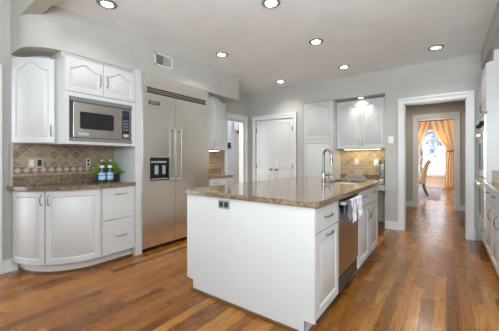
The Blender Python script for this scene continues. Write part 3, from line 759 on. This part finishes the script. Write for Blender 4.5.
t = thing('desk', 'granite topped built-in desk with white apron in the alcove', 'desk', (-1.3, 5.4, 0))
Bx(-1.778, -.868, 5.17, 5.677, .75, .79).build('top', M['granite'], t, bevel=.005)
Bx(-1.778, -.868, 5.66, 5.677, .791, .89).build('upstand', M['granite'], t)
Bx(-1.776, -.87, 5.21, 5.66, .64, .749).build('apron', M['cab'], t)
PD = plane((0, 5.21, 0), (1, 0, 0), (0, -1, 0))
d = MB().door(PD, -1.77, -.876, .645, .742, raised=False, t=.015).build('drawer', M['cab'], t); pull(PD, -1.32, .70, .12, False, d, w=.015)
PT = plane((0, 5.678, 0), (1, 0, 0), (0, -1, 0))
t = thing('wall_outlet', 'grey metal outlet plate left on the gold tile', 'outlet', (-1.457, 5.678, 1.137))
MB().prism_map([(-1.50, 1.085), (-1.415, 1.085), (-1.415, 1.20), (-1.50, 1.20)], 0, .006, PT).build('plate', M['ring'], t)
for v in (1.12, 1.165): MB().prism_map([(-1.474, v - .015), (-1.44, v - .015), (-1.44, v + .015), (-1.474, v + .015)], .006, .009, PT).build('socket', M['plastic'], t)
t = thing('wall_outlet', 'white outlet plate with plugged-in charger right on the gold tile', 'outlet', (-1.095, 5.678, 1.13))
MB().prism_map([(-1.135, 1.06), (-1.055, 1.06), (-1.055, 1.19), (-1.135, 1.19)], 0, .006, PT).build('plate', M['plastic'], t)
MB().prism_map([(-1.12, 1.08), (-1.07, 1.08), (-1.07, 1.15), (-1.12, 1.15)], .006, .035, PT).build('charger', M['plastic'], t, bevel=.004)
t = thing('file_holder', 'slim upright grey metal holder standing at the desk end', 'holder', (-.93, 5.45, .79))
Bx(-.985, -.905, 5.35, 5.56, .791, .80).build('base', M['chrome'], t)
Bx(-.985, -.978, 5.35, 5.56, .80, 1.17).build('panel', M['chrome'], t); Bx(-.912, -.905, 5.35, 5.56, .80, 1.17).build('panel', M['chrome'], t); Bx(-.978, -.912, 5.552, 5.56, .80, 1.10).build('back', M['chrome'], t)
# chair at the desk
t = thing('desk_chair', 'grey chair with rounded back tucked at the desk behind the island', 'chair', (-1.22, 4.86, 0))
def cb(u, v):
    a = math.pi * (u * 1.0); z = .52 + v * .45 * math.sin(a) ** .55
    return (-1.22 - .23 * math.cos(a), 4.66 + .10 * (1 - math.sin(a)) - .03 * v, z)
MB().grid(cb, 24, 8).build('backrest', M['greyfab'], t, True, solid=.045)
MB().prism(rrect(-1.45, -.99, 4.70, 5.12, .08), .42, .49).build('seat', M['greyfab'], t, True, bevel=.015)
for x in (-1.41, -1.03):
    for y in (4.74, 5.08): MB().tube([(x, y, .42), (x * 1.0 + (x + 1.22) * .1, y, 0.002)], [.02, .014], 8).build('leg', M['wood'], t, True)
# switch on the wall
t = thing('light_switch', 'white light switch plate on grey wall beside the hall doorway', 'switch', (-.771, YB, 1.525))
MB().prism_map([(-.812, 1.465), (-.732, 1.465), (-.732, 1.588), (-.812, 1.588)], 0, .006, fb).build('plate', M['plastic'], t, bevel=.002)
MB().prism_map([(-.778, 1.513), (-.766, 1.513), (-.766, 1.54), (-.778, 1.54)], .006, .016, fb).build('toggle', M['plastic'], t)

# ------------------------------------------------------------------ island
IX0, IX1, IY0, IY1 = -1.955, -.725, 1.705, 3.755
t = thing('island_cabinet', 'white island cabinet with plain end panel, one drawer and one door', 'cabinet', (-1.35, 1.96, 0))
mb = MB().box(IX0, IX1, IY0 + .002, 2.2, .1, .874)
mb.box(IX0 + .08, IX1 - .055, IY0 + .002, 2.2, 0, .1)
mb.build('body', M['cab'], t)
mb = MB().prism_map([(IX0 + .08, 0), (IX1 - .055, 0), (IX1 - .055, .1), (IX1 + .02, .1), (IX1 + .02, .874), (IX0, .874), (IX0, .1), (IX0 + .08, .1)], 0, .002 + .018, plane((0, IY0 + .018, 0), (1, 0, 0), (0, -1, 0)))
mb.build('end_panel', M['cab'], t)
Bx(IX0 + .065, IX1 - .05, IY0 - .016, IY0 - .002, 0, .022).build('shoe_moulding', M['shoe'], t)
PI_ = plane((IX1, 0, 0), (0, 1, 0), (1, 0, 0))
d = MB().door(PI_, 1.729, 2.194, .695, .862, raised=False).build('drawer', M['cab'], t, True); pull(PI_, 1.965, .782, .15, False, d)
d = MB().door(PI_, 1.729, 2.194, .11, .682, frame=.06).build('door', M['cab'], t, True); pull(PI_, 1.985, .648, .13, False, d)
t = thing('dishwasher', 'stainless dishwasher built into the island side', 'dishwasher', (-1.05, 2.5, 0))
Bx(-1.3, IX1 - .0, 2.206, 2.794, .1, .872).build('housing', M['dark'], t)
d = Bx(IX1, IX1 + .022, 2.21, 2.79, .245, .80).build('door', M['steel_dw'], t, bevel=.003)
Bx(IX1, IX1 + .020, 2.21, 2.79, .806, .868).build('control_panel', M['black'], t, bevel=.002)
mb = MB().tube([(IX1 + .06, 2.225, .835), (IX1 + .06, 2.775, .835)], .012, 10)
for y in (2.235, 2.765): mb.box(IX1 + .015, IX1 + .062, y - .012, y + .012, .823, .847)
mb.build('handle', M['steel'], d, True)
g = Bx(IX1 - .02, IX1 + .012, 2.21, 2.79, .10, .24).build('vent_grille', M['steel_dw'], t)
mb = MB()
for i in range(24):
    for z in (.115, .155, .195): mb.box(IX1 + .012, IX1 + .0135, 2.225 + i * .023, 2.238 + i * .023, z, z + .028)
mb.build('slot', M['dark'], g)
Bx(IX1 - .07, IX1 - .05, 2.21, 2.79, 0, .1).build('toe_kick', M['dark'], t)
t = thing('sink_cabinet', 'white island sink cabinet with double doors and false drawer fronts', 'cabinet', (-1.35, 3.28, 0))
mb = MB().box(IX0, IX0 + .02, 2.206, IY1, .1, .874).box(IX0 + .02, IX1, IY1 - .02, IY1, .1, .874).box(IX0 + .02, IX1, 2.8, 2.82, .1, .874).box(IX0 + .02, IX1, 2.82, IY1 - .02, .1, .12).box(IX1 - .02, IX1, 2.82, IY1 - .02, .12, .874).box(IX0 + .08, IX1 - .055, 2.8, IY1 - .05, 0, .1).box(IX0 + .08, -1.35, 2.206, 2.8, 0, .1)
mb.build('body', M['cab'], t)
for a, b, hh in ((2.806, 3.27, 3.035), (3.278, 3.75, 3.52)):
    d = MB().door(PI_, a, b, .695, .862, raised=False).build('false_drawer', M['cab'], t, True); pull(PI_, hh, .80, .13, False, d)
for a, b, hh in ((2.806, 3.27, 3.238), (3.278, 3.75, 3.312)):
    d = MB().door(PI_, a, b, .11, .682, frame=.06).build('door', M['cab'], t, True); pull(PI_, hh, .585, .12, True, d)
# island top with the sink cut-out, as four slabs welded in one mesh
SX0, SX1, SY0, SY1 = -1.22, -.83, 3.10, 3.86 - .03
def topmesh():
    X0, X1, Y0, Y1, r = -1.985, -.675, 1.675, 4.0, .05
    outer = rrect(X0, X1, Y0, Y1, r, 6); inner = rrect(SX0, SX1, SY0, SY1, .06, 6)
    n = len(outer); mb = MB()
    vs = []; fs = []
    for z in (.875, .915):
        vs += [(x, y, z) for x, y in outer] + [(x, y, z) for x, y in inner]
    for i in range(n):
        j = (i + 1) % n
        fs.append((i, j, n + j, n + i)); fs.append((2 * n + i, 3 * n + i, 3 * n + j, 2 * n + j))
        fs.append((i, 2 * n + i, 2 * n + j, j)); fs.append((n + i, n + j, 3 * n + j, 3 * n + i))
    return mb.add(vs, fs)
t = thing('island_countertop', 'large glossy brown granite slab on the white island', 'countertop', (-1.33, 2.84, .875))
topmesh().build('slab', M['granite'], t, False, bevel=.005)
t = thing('kitchen_sink', 'undermount steel sink set in the island granite', 'sink', (-1.02, 3.46, .70))
inn = rrect(SX0 - .01, SX1 + .01, SY0 - .01, SY1 + .01, .06, 6); n = len(inn); inn2 = rrect(SX0 + .02, SX1 - .02, SY0 + .02, SY1 - .02, .06, 6)
out = rrect(SX0 - .025, SX1 + .025, SY0 - .025, SY1 + .025, .06, 6)
mb = MB(); vs = [(x, y, .8735) for x, y in out] + [(x, y, .8735) for x, y in inn] + [(x, y, .70) for x, y in inn2]
fs = [(i, (i + 1) % n, n + (i + 1) % n, n + i) for i in range(n)] + [(n + i, n + (i + 1) % n, 2 * n + (i + 1) % n, 2 * n + i) for i in range(n)] + [tuple(2 * n + i for i in range(n))]
mb.add(vs, fs).build('basin', M['sinksteel'], t, True, solid=.002)
MB().lathe([(.045, 0), (.045, .004), (.03, .004), (.03, .001)], (-1.02, 3.46, .7015), 18).build('drain', M['chrome'], t, True)
# faucet
fx, fy = -1.30, 3.435
t = thing('faucet', 'tall chrome gooseneck pull-down faucet beside the island sink', 'faucet', (fx, fy, .915))
MB().lathe([(.036, .0005), (.036, .008), (.027, .014), (.026, .10), (.022, .115), (.018, .12)], (fx, fy, .915), 20).build('base', M['chrome'], t, True)
pts = [(fx, fy, 1.03), (fx, fy, 1.24)]
dx, dy = .94, -.34
for i in range(1, 13):
    a = math.pi * i / 12; k = .062 * (1 - math.cos(a)); pts.append((fx + dx * k, fy + dy * k, 1.24 + .08 * math.sin(a)))
pts.append((fx + dx * .126, fy + dy * .126, 1.21))
MB().tube(pts, .015, 12).build('neck', M['chrome'], t, True)
MB().tube([(fx + dx * .126, fy + dy * .126, 1.215), (fx + dx * .127, fy + dy * .127, 1.19), (fx + dx * .13, fy + dy * .13, 1.13), (fx + dx * .13, fy + dy * .13, 1.122)], [.016, .02, .023, .016], 12).build('spray_head', M['chrome'], t, True)
MB().tube([(fx, fy, .985), (fx + .045, fy + .035, .99), (fx + .06, fy + .05, 1.0), (fx + .075, fy + .055, 1.06)], [.014, .013, .009, .007], 10).build('lever', M['chrome'], t, True)
# soap dispenser beside the faucet base
t = thing('soap_dispenser', 'short chrome soap dispenser right of the faucet', 'soap dispenser', (-1.29, 3.62, .915))
MB().lathe([(.02, .0005), (.02, .008), (.012, .012), (.011, .06), (.014, .062), (.012, .07)], (-1.29, 3.62, .915), 16).build('stem', M['chrome'], t, True)
MB().tube([(-1.29, 3.62, .975), (-1.27, 3.62, .985), (-1.23, 3.61, .975)], .006, 8).build('spout', M['chrome'], t, True)
# outlet on the end panel
PO = plane((0, IY0 - .002, 0), (1, 0, 0), (0, -1, 0))
t = thing('island_outlet', 'grey metal outlet plate on the white island end panel', 'outlet', (-1.495, IY0, .822))
MB().prism_map(rrect(-1.558, -1.438, .783, .855, .004, 2), 0, .006, PO).build('plate', M['grey'], t)
for u in (-1.525, -1.471): MB().prism_map(rrect(u - .021, u + .021, .796, .842, .012, 4), .006, .009, PO).build('socket', M['dark'], t)
# towels over the dishwasher handle
def towel(lb, y0, y1, zf, zb, m, ph):
    x = IX1 + .06
    path = []
    for i in range(13): path.append((x + .016 + .003, .84 - (.84 - zf) * (1 - i / 12)))
    path = [(x + .018 + .004 * math.sin(i), zf + (.835 - zf) * i / 12) for i in range(13)]
    path += [(x + .018 * math.cos(R(a)), .835 + .018 * math.sin(R(a))) for a in (30, 60, 90, 120, 150)]
    path += [(x - .018, .835 - (.835 - zb) * i / 8) for i in range(9)]
    def fn(u, v):
        k = v * (len(path) - 1); i = min(int(k), len(path) - 2); f = k - i
        px = path[i][0] * (1 - f) + path[i + 1][0] * f; pz = path[i][1] * (1 - f) + path[i + 1][1] * f
        y = y0 + (y1 - y0) * u
        fold = .007 * math.sin(u * 3.2 * math.pi + ph) * min(1, max(0, (.84 - pz) / .1)) if px > x else 0
        return (px + max(-.004, fold), y + .012 * math.sin(pz * 18 + ph), pz)
    return tag(MB().grid(fn, 18, 60).build('dish_towel', m, None, True, solid=.004, origin=(x, (y0 + y1) / 2, zf)), lb, 'towel')
towel('dark slate towel hanging nearest the drawer on the dishwasher handle', 2.262, 2.352, .69, .74, M['bluetowel'], .3)
towel('white towel with blue stripes hanging mid dishwasher handle', 2.362, 2.52, .655, .70, M['towels'], 1.1)
towel('plain white towel hanging on the far end of the dishwasher handle', 2.535, 2.735, .66, .70, M['towelw'], 2.0)

# ------------------------------------------------------------------ right run
RXF = .41
PR = plane((RXF, 0, 0), (0, -1, 0), (-1, 0, 0))
t = thing('oven_cabinet', 'tall white oven cabinet at the right edge', 'cabinet', (.72, 4.77, 0))
Bx(RXF, 1.028, 4.352, 5.198, .1, .34).build('plinth', M['cab'], t)
mb = MB().box(RXF, 1.028, 4.352, 4.372, .34, 2.375).box(RXF, 1.028, 5.178, 5.198, .34, 2.375).box(RXF, 1.028, 4.372, 5.178, 1.76, 2.375).box(.97, 1.028, 4.372, 5.178, .34, 1.76)
mb.box(RXF - .018, RXF, 4.352, 4.42, .34, 1.76).box(RXF - .018, RXF, 5.12, 5.198, .34, 1.76)
mb.build('body', M['cab'], t)
Bx(RXF + .05, 1.028, 4.36, 5.198, 2.376, 2.509).build('filler', M['cab'], t)
Bx(RXF + .07, 1.028, 4.352, 5.198, 0, .1).build('toe_kick', M['kick'], t)
d = MB().door(PR, -5.19, -4.78, 1.775, 2.365, arch=.06).build('door', M['cab'], t, True); pull(PR, -4.82, 1.88, .11, True, d)
d = MB().door(PR, -4.772, -4.36, 1.775, 2.365, arch=.06).build('door', M['cab'], t, True); pull(PR, -4.735, 1.88, .11, True, d)
d = MB().door(PR, -5.19, -4.36, .11, .335, raised=False).build('drawer', M['cab'], t, True); pull(PR, -4.78, .24, .13, False, d)
t = thing('wall_oven', 'stainless double wall oven built into the tall right cabinet', 'oven', (.68, 4.77, .345))
Bx(RXF + .002, .96, 4.425, 5.115, .345, 1.755).build('housing', M['dark'], t)
Bx(RXF - .03, RXF, 4.423, 5.117, 1.565, 1.75).build('control_panel', M['steel'], t, bevel=.003)
for y in (4.50, 4.62, 4.92, 5.04): MB().lathe([(.026, 0), (.026, -.012), (.02, -.035), (.017, -.038)], (RXF - .03, y, 1.655), 16, 'X').build('knob', M['black'], t, True)
Bx(RXF - .032, RXF - .030, 4.70, 4.84, 1.62, 1.70).build('display', M['darkglass'], t)
for z0, z1 in ((.965, 1.555), (.355, .950)):
    d = Bx(RXF - .035, RXF, 4.423, 5.117, z0, z1).build('door', M['steel'], t, bevel=.003)
    Bx(RXF - .038, RXF - .034, 4.51, 5.03, z0 + .09, z1 - .15).build('door_window', M['darkglass'], d)
    mb = MB().tube([(RXF - .085, 4.45, z1 - .06), (RXF - .085, 5.09, z1 - .06)], .012, 10)
    for y in (4.48, 5.06): mb.tube([(RXF - .035, y, z1 - .06), (RXF - .085, y, z1 - .06)], .009, 8)
    mb.build('handle', M['steel'], d, True)
RB = (('white drawer and door base cabinet nearest the ovens', 3.885, 4.348), ('white drawer and door base cabinet second from the ovens', 3.415, 3.882), ('white drawer and door base cabinet at the right picture edge', 2.75, 3.412))
for lb, a, b in RB:
    t = thing('base_cabinet', lb, 'cabinet', (.72, (a + b) / 2, 0))
    Bx(RXF, 1.028, a, b, .1, .874).build('body', M['cab'], t); Bx(RXF + .07, 1.028, a, b, 0, .1).build('toe_kick', M['kick'], t)
    d = MB().door(PR, -b + .004, -a - .004, .695, .862, raised=False).build('drawer', M['cab'], t, True); pull(PR, -(a + b) / 2, .815, .13, False, d)
    d = MB().door(PR, -b + .004, -a - .004, .11, .682).build('door', M['cab'], t, True); pull(PR, -a - .045, .585, .12, True, d)
t = thing('right_countertop', 'brown granite countertop beside the tall oven cabinet', 'countertop', (.7, 3.5, .875))
Bx(.375, 1.028, 2.75, 4.346, .875, .915).build('slab', M['granite'], t, bevel=.005)
Bx(.44, 1.028, 4.33, 4.346, .916, 1.06).build('side_upstand', M['tile_r'], t)

# ------------------------------------------------------------------ ceiling downlights
def bore(host, spots, rad, z0, z1):
    """cut round holes for the lamp cans through a ceiling mesh"""
    mb = MB()
    for x, y in spots: mb.lathe([(rad, z0), (rad, z1)], (x, y, 0), 32)
    c = mb.build('cutter', M['ceil'])
    md = host.modifiers.new('holes', 'BOOLEAN'); md.object = c; md.operation = 'DIFFERENCE'; md.solver = 'EXACT'
    dg = bpy.context.evaluated_depsgraph_get(); dg.update()
    me = bpy.data.meshes.new_from_object(host.evaluated_get(dg)); host.modifiers.remove(md); host.data = me
    bpy.data.objects.remove(c)
def downlight(x, y, z, lb, power=8, col=(1, .98, .955), r=.075):
    t = thing('recessed_downlight', lb, 'downlight', (x, y, z), 'recessed ceiling downlights')
    MB().lathe([(r - .004, .0), (r + .032, -.0015), (r + .032, -.005), (r + .014, -.012), (r - .004, -.009), (r - .004, 0)], (x, y, z), 28, closed=False).build('trim_ring', M['grey'], t, True)
    MB().lathe([(r - .003, -.004), (r - .006, .035), (r - .014, .085)], (x, y, z), 28, closed=False).build('reflector', M['baffle'], t, True)
    MB().lathe([(r - .022, .090), (r - .022, .084), (r * .3, .079), (.002, .078)], (x, y, z), 28).build('lens', M['lamp'], t, True)
    l = bpy.data.lights.new('downlight_beam', 'AREA'); l.shape = 'DISK'; l.size = r * 1.2; l.energy = power; l.color = col; l.spread = R(165)
    o = bpy.data.objects.new('downlight_beam', l); COL.objects.link(o); o.location = (x, y, z + .045)
SPOTS = ((-2.733, 1.349, 'large downlight at the top of the picture over the microwave'), (-2.685, 3.0, 'downlight in the ceiling beyond the refrigerator vent'),
                 (-1.404, 2.294, 'downlight at the picture top edge over the island front'), (-1.388, 3.4, 'downlight over the middle of the island'),
                 (-.117, 4.56, 'downlight in front of the hall doorway'), (-1.391, 4.613, 'downlight in front of the lit alcove'), (-2.672, 4.728, 'downlight in front of the pantry doors'))
bore(bpy.data.objects['ceiling'], [q[:2] for q in SPOTS], .062, HZ - .02, HZ + .2)
bore(bpy.data.objects['ceiling_alcove'], [(-1.29, 5.31)], .05, 2.33, 2.44)
for i, (x, y, lb) in enumerate(SPOTS): downlight(x, y, HZ, lb, (3.5, 8, 10, 11, 8, 9, 12)[i], r=.062)
downlight(-1.29, 5.31, 2.345, 'small downlight in the alcove ceiling above the wall cabinet', 3.2, (1, .93, .82), .05)

for o in list(bpy.data.objects):
    if '_o' in o: del o['_o']
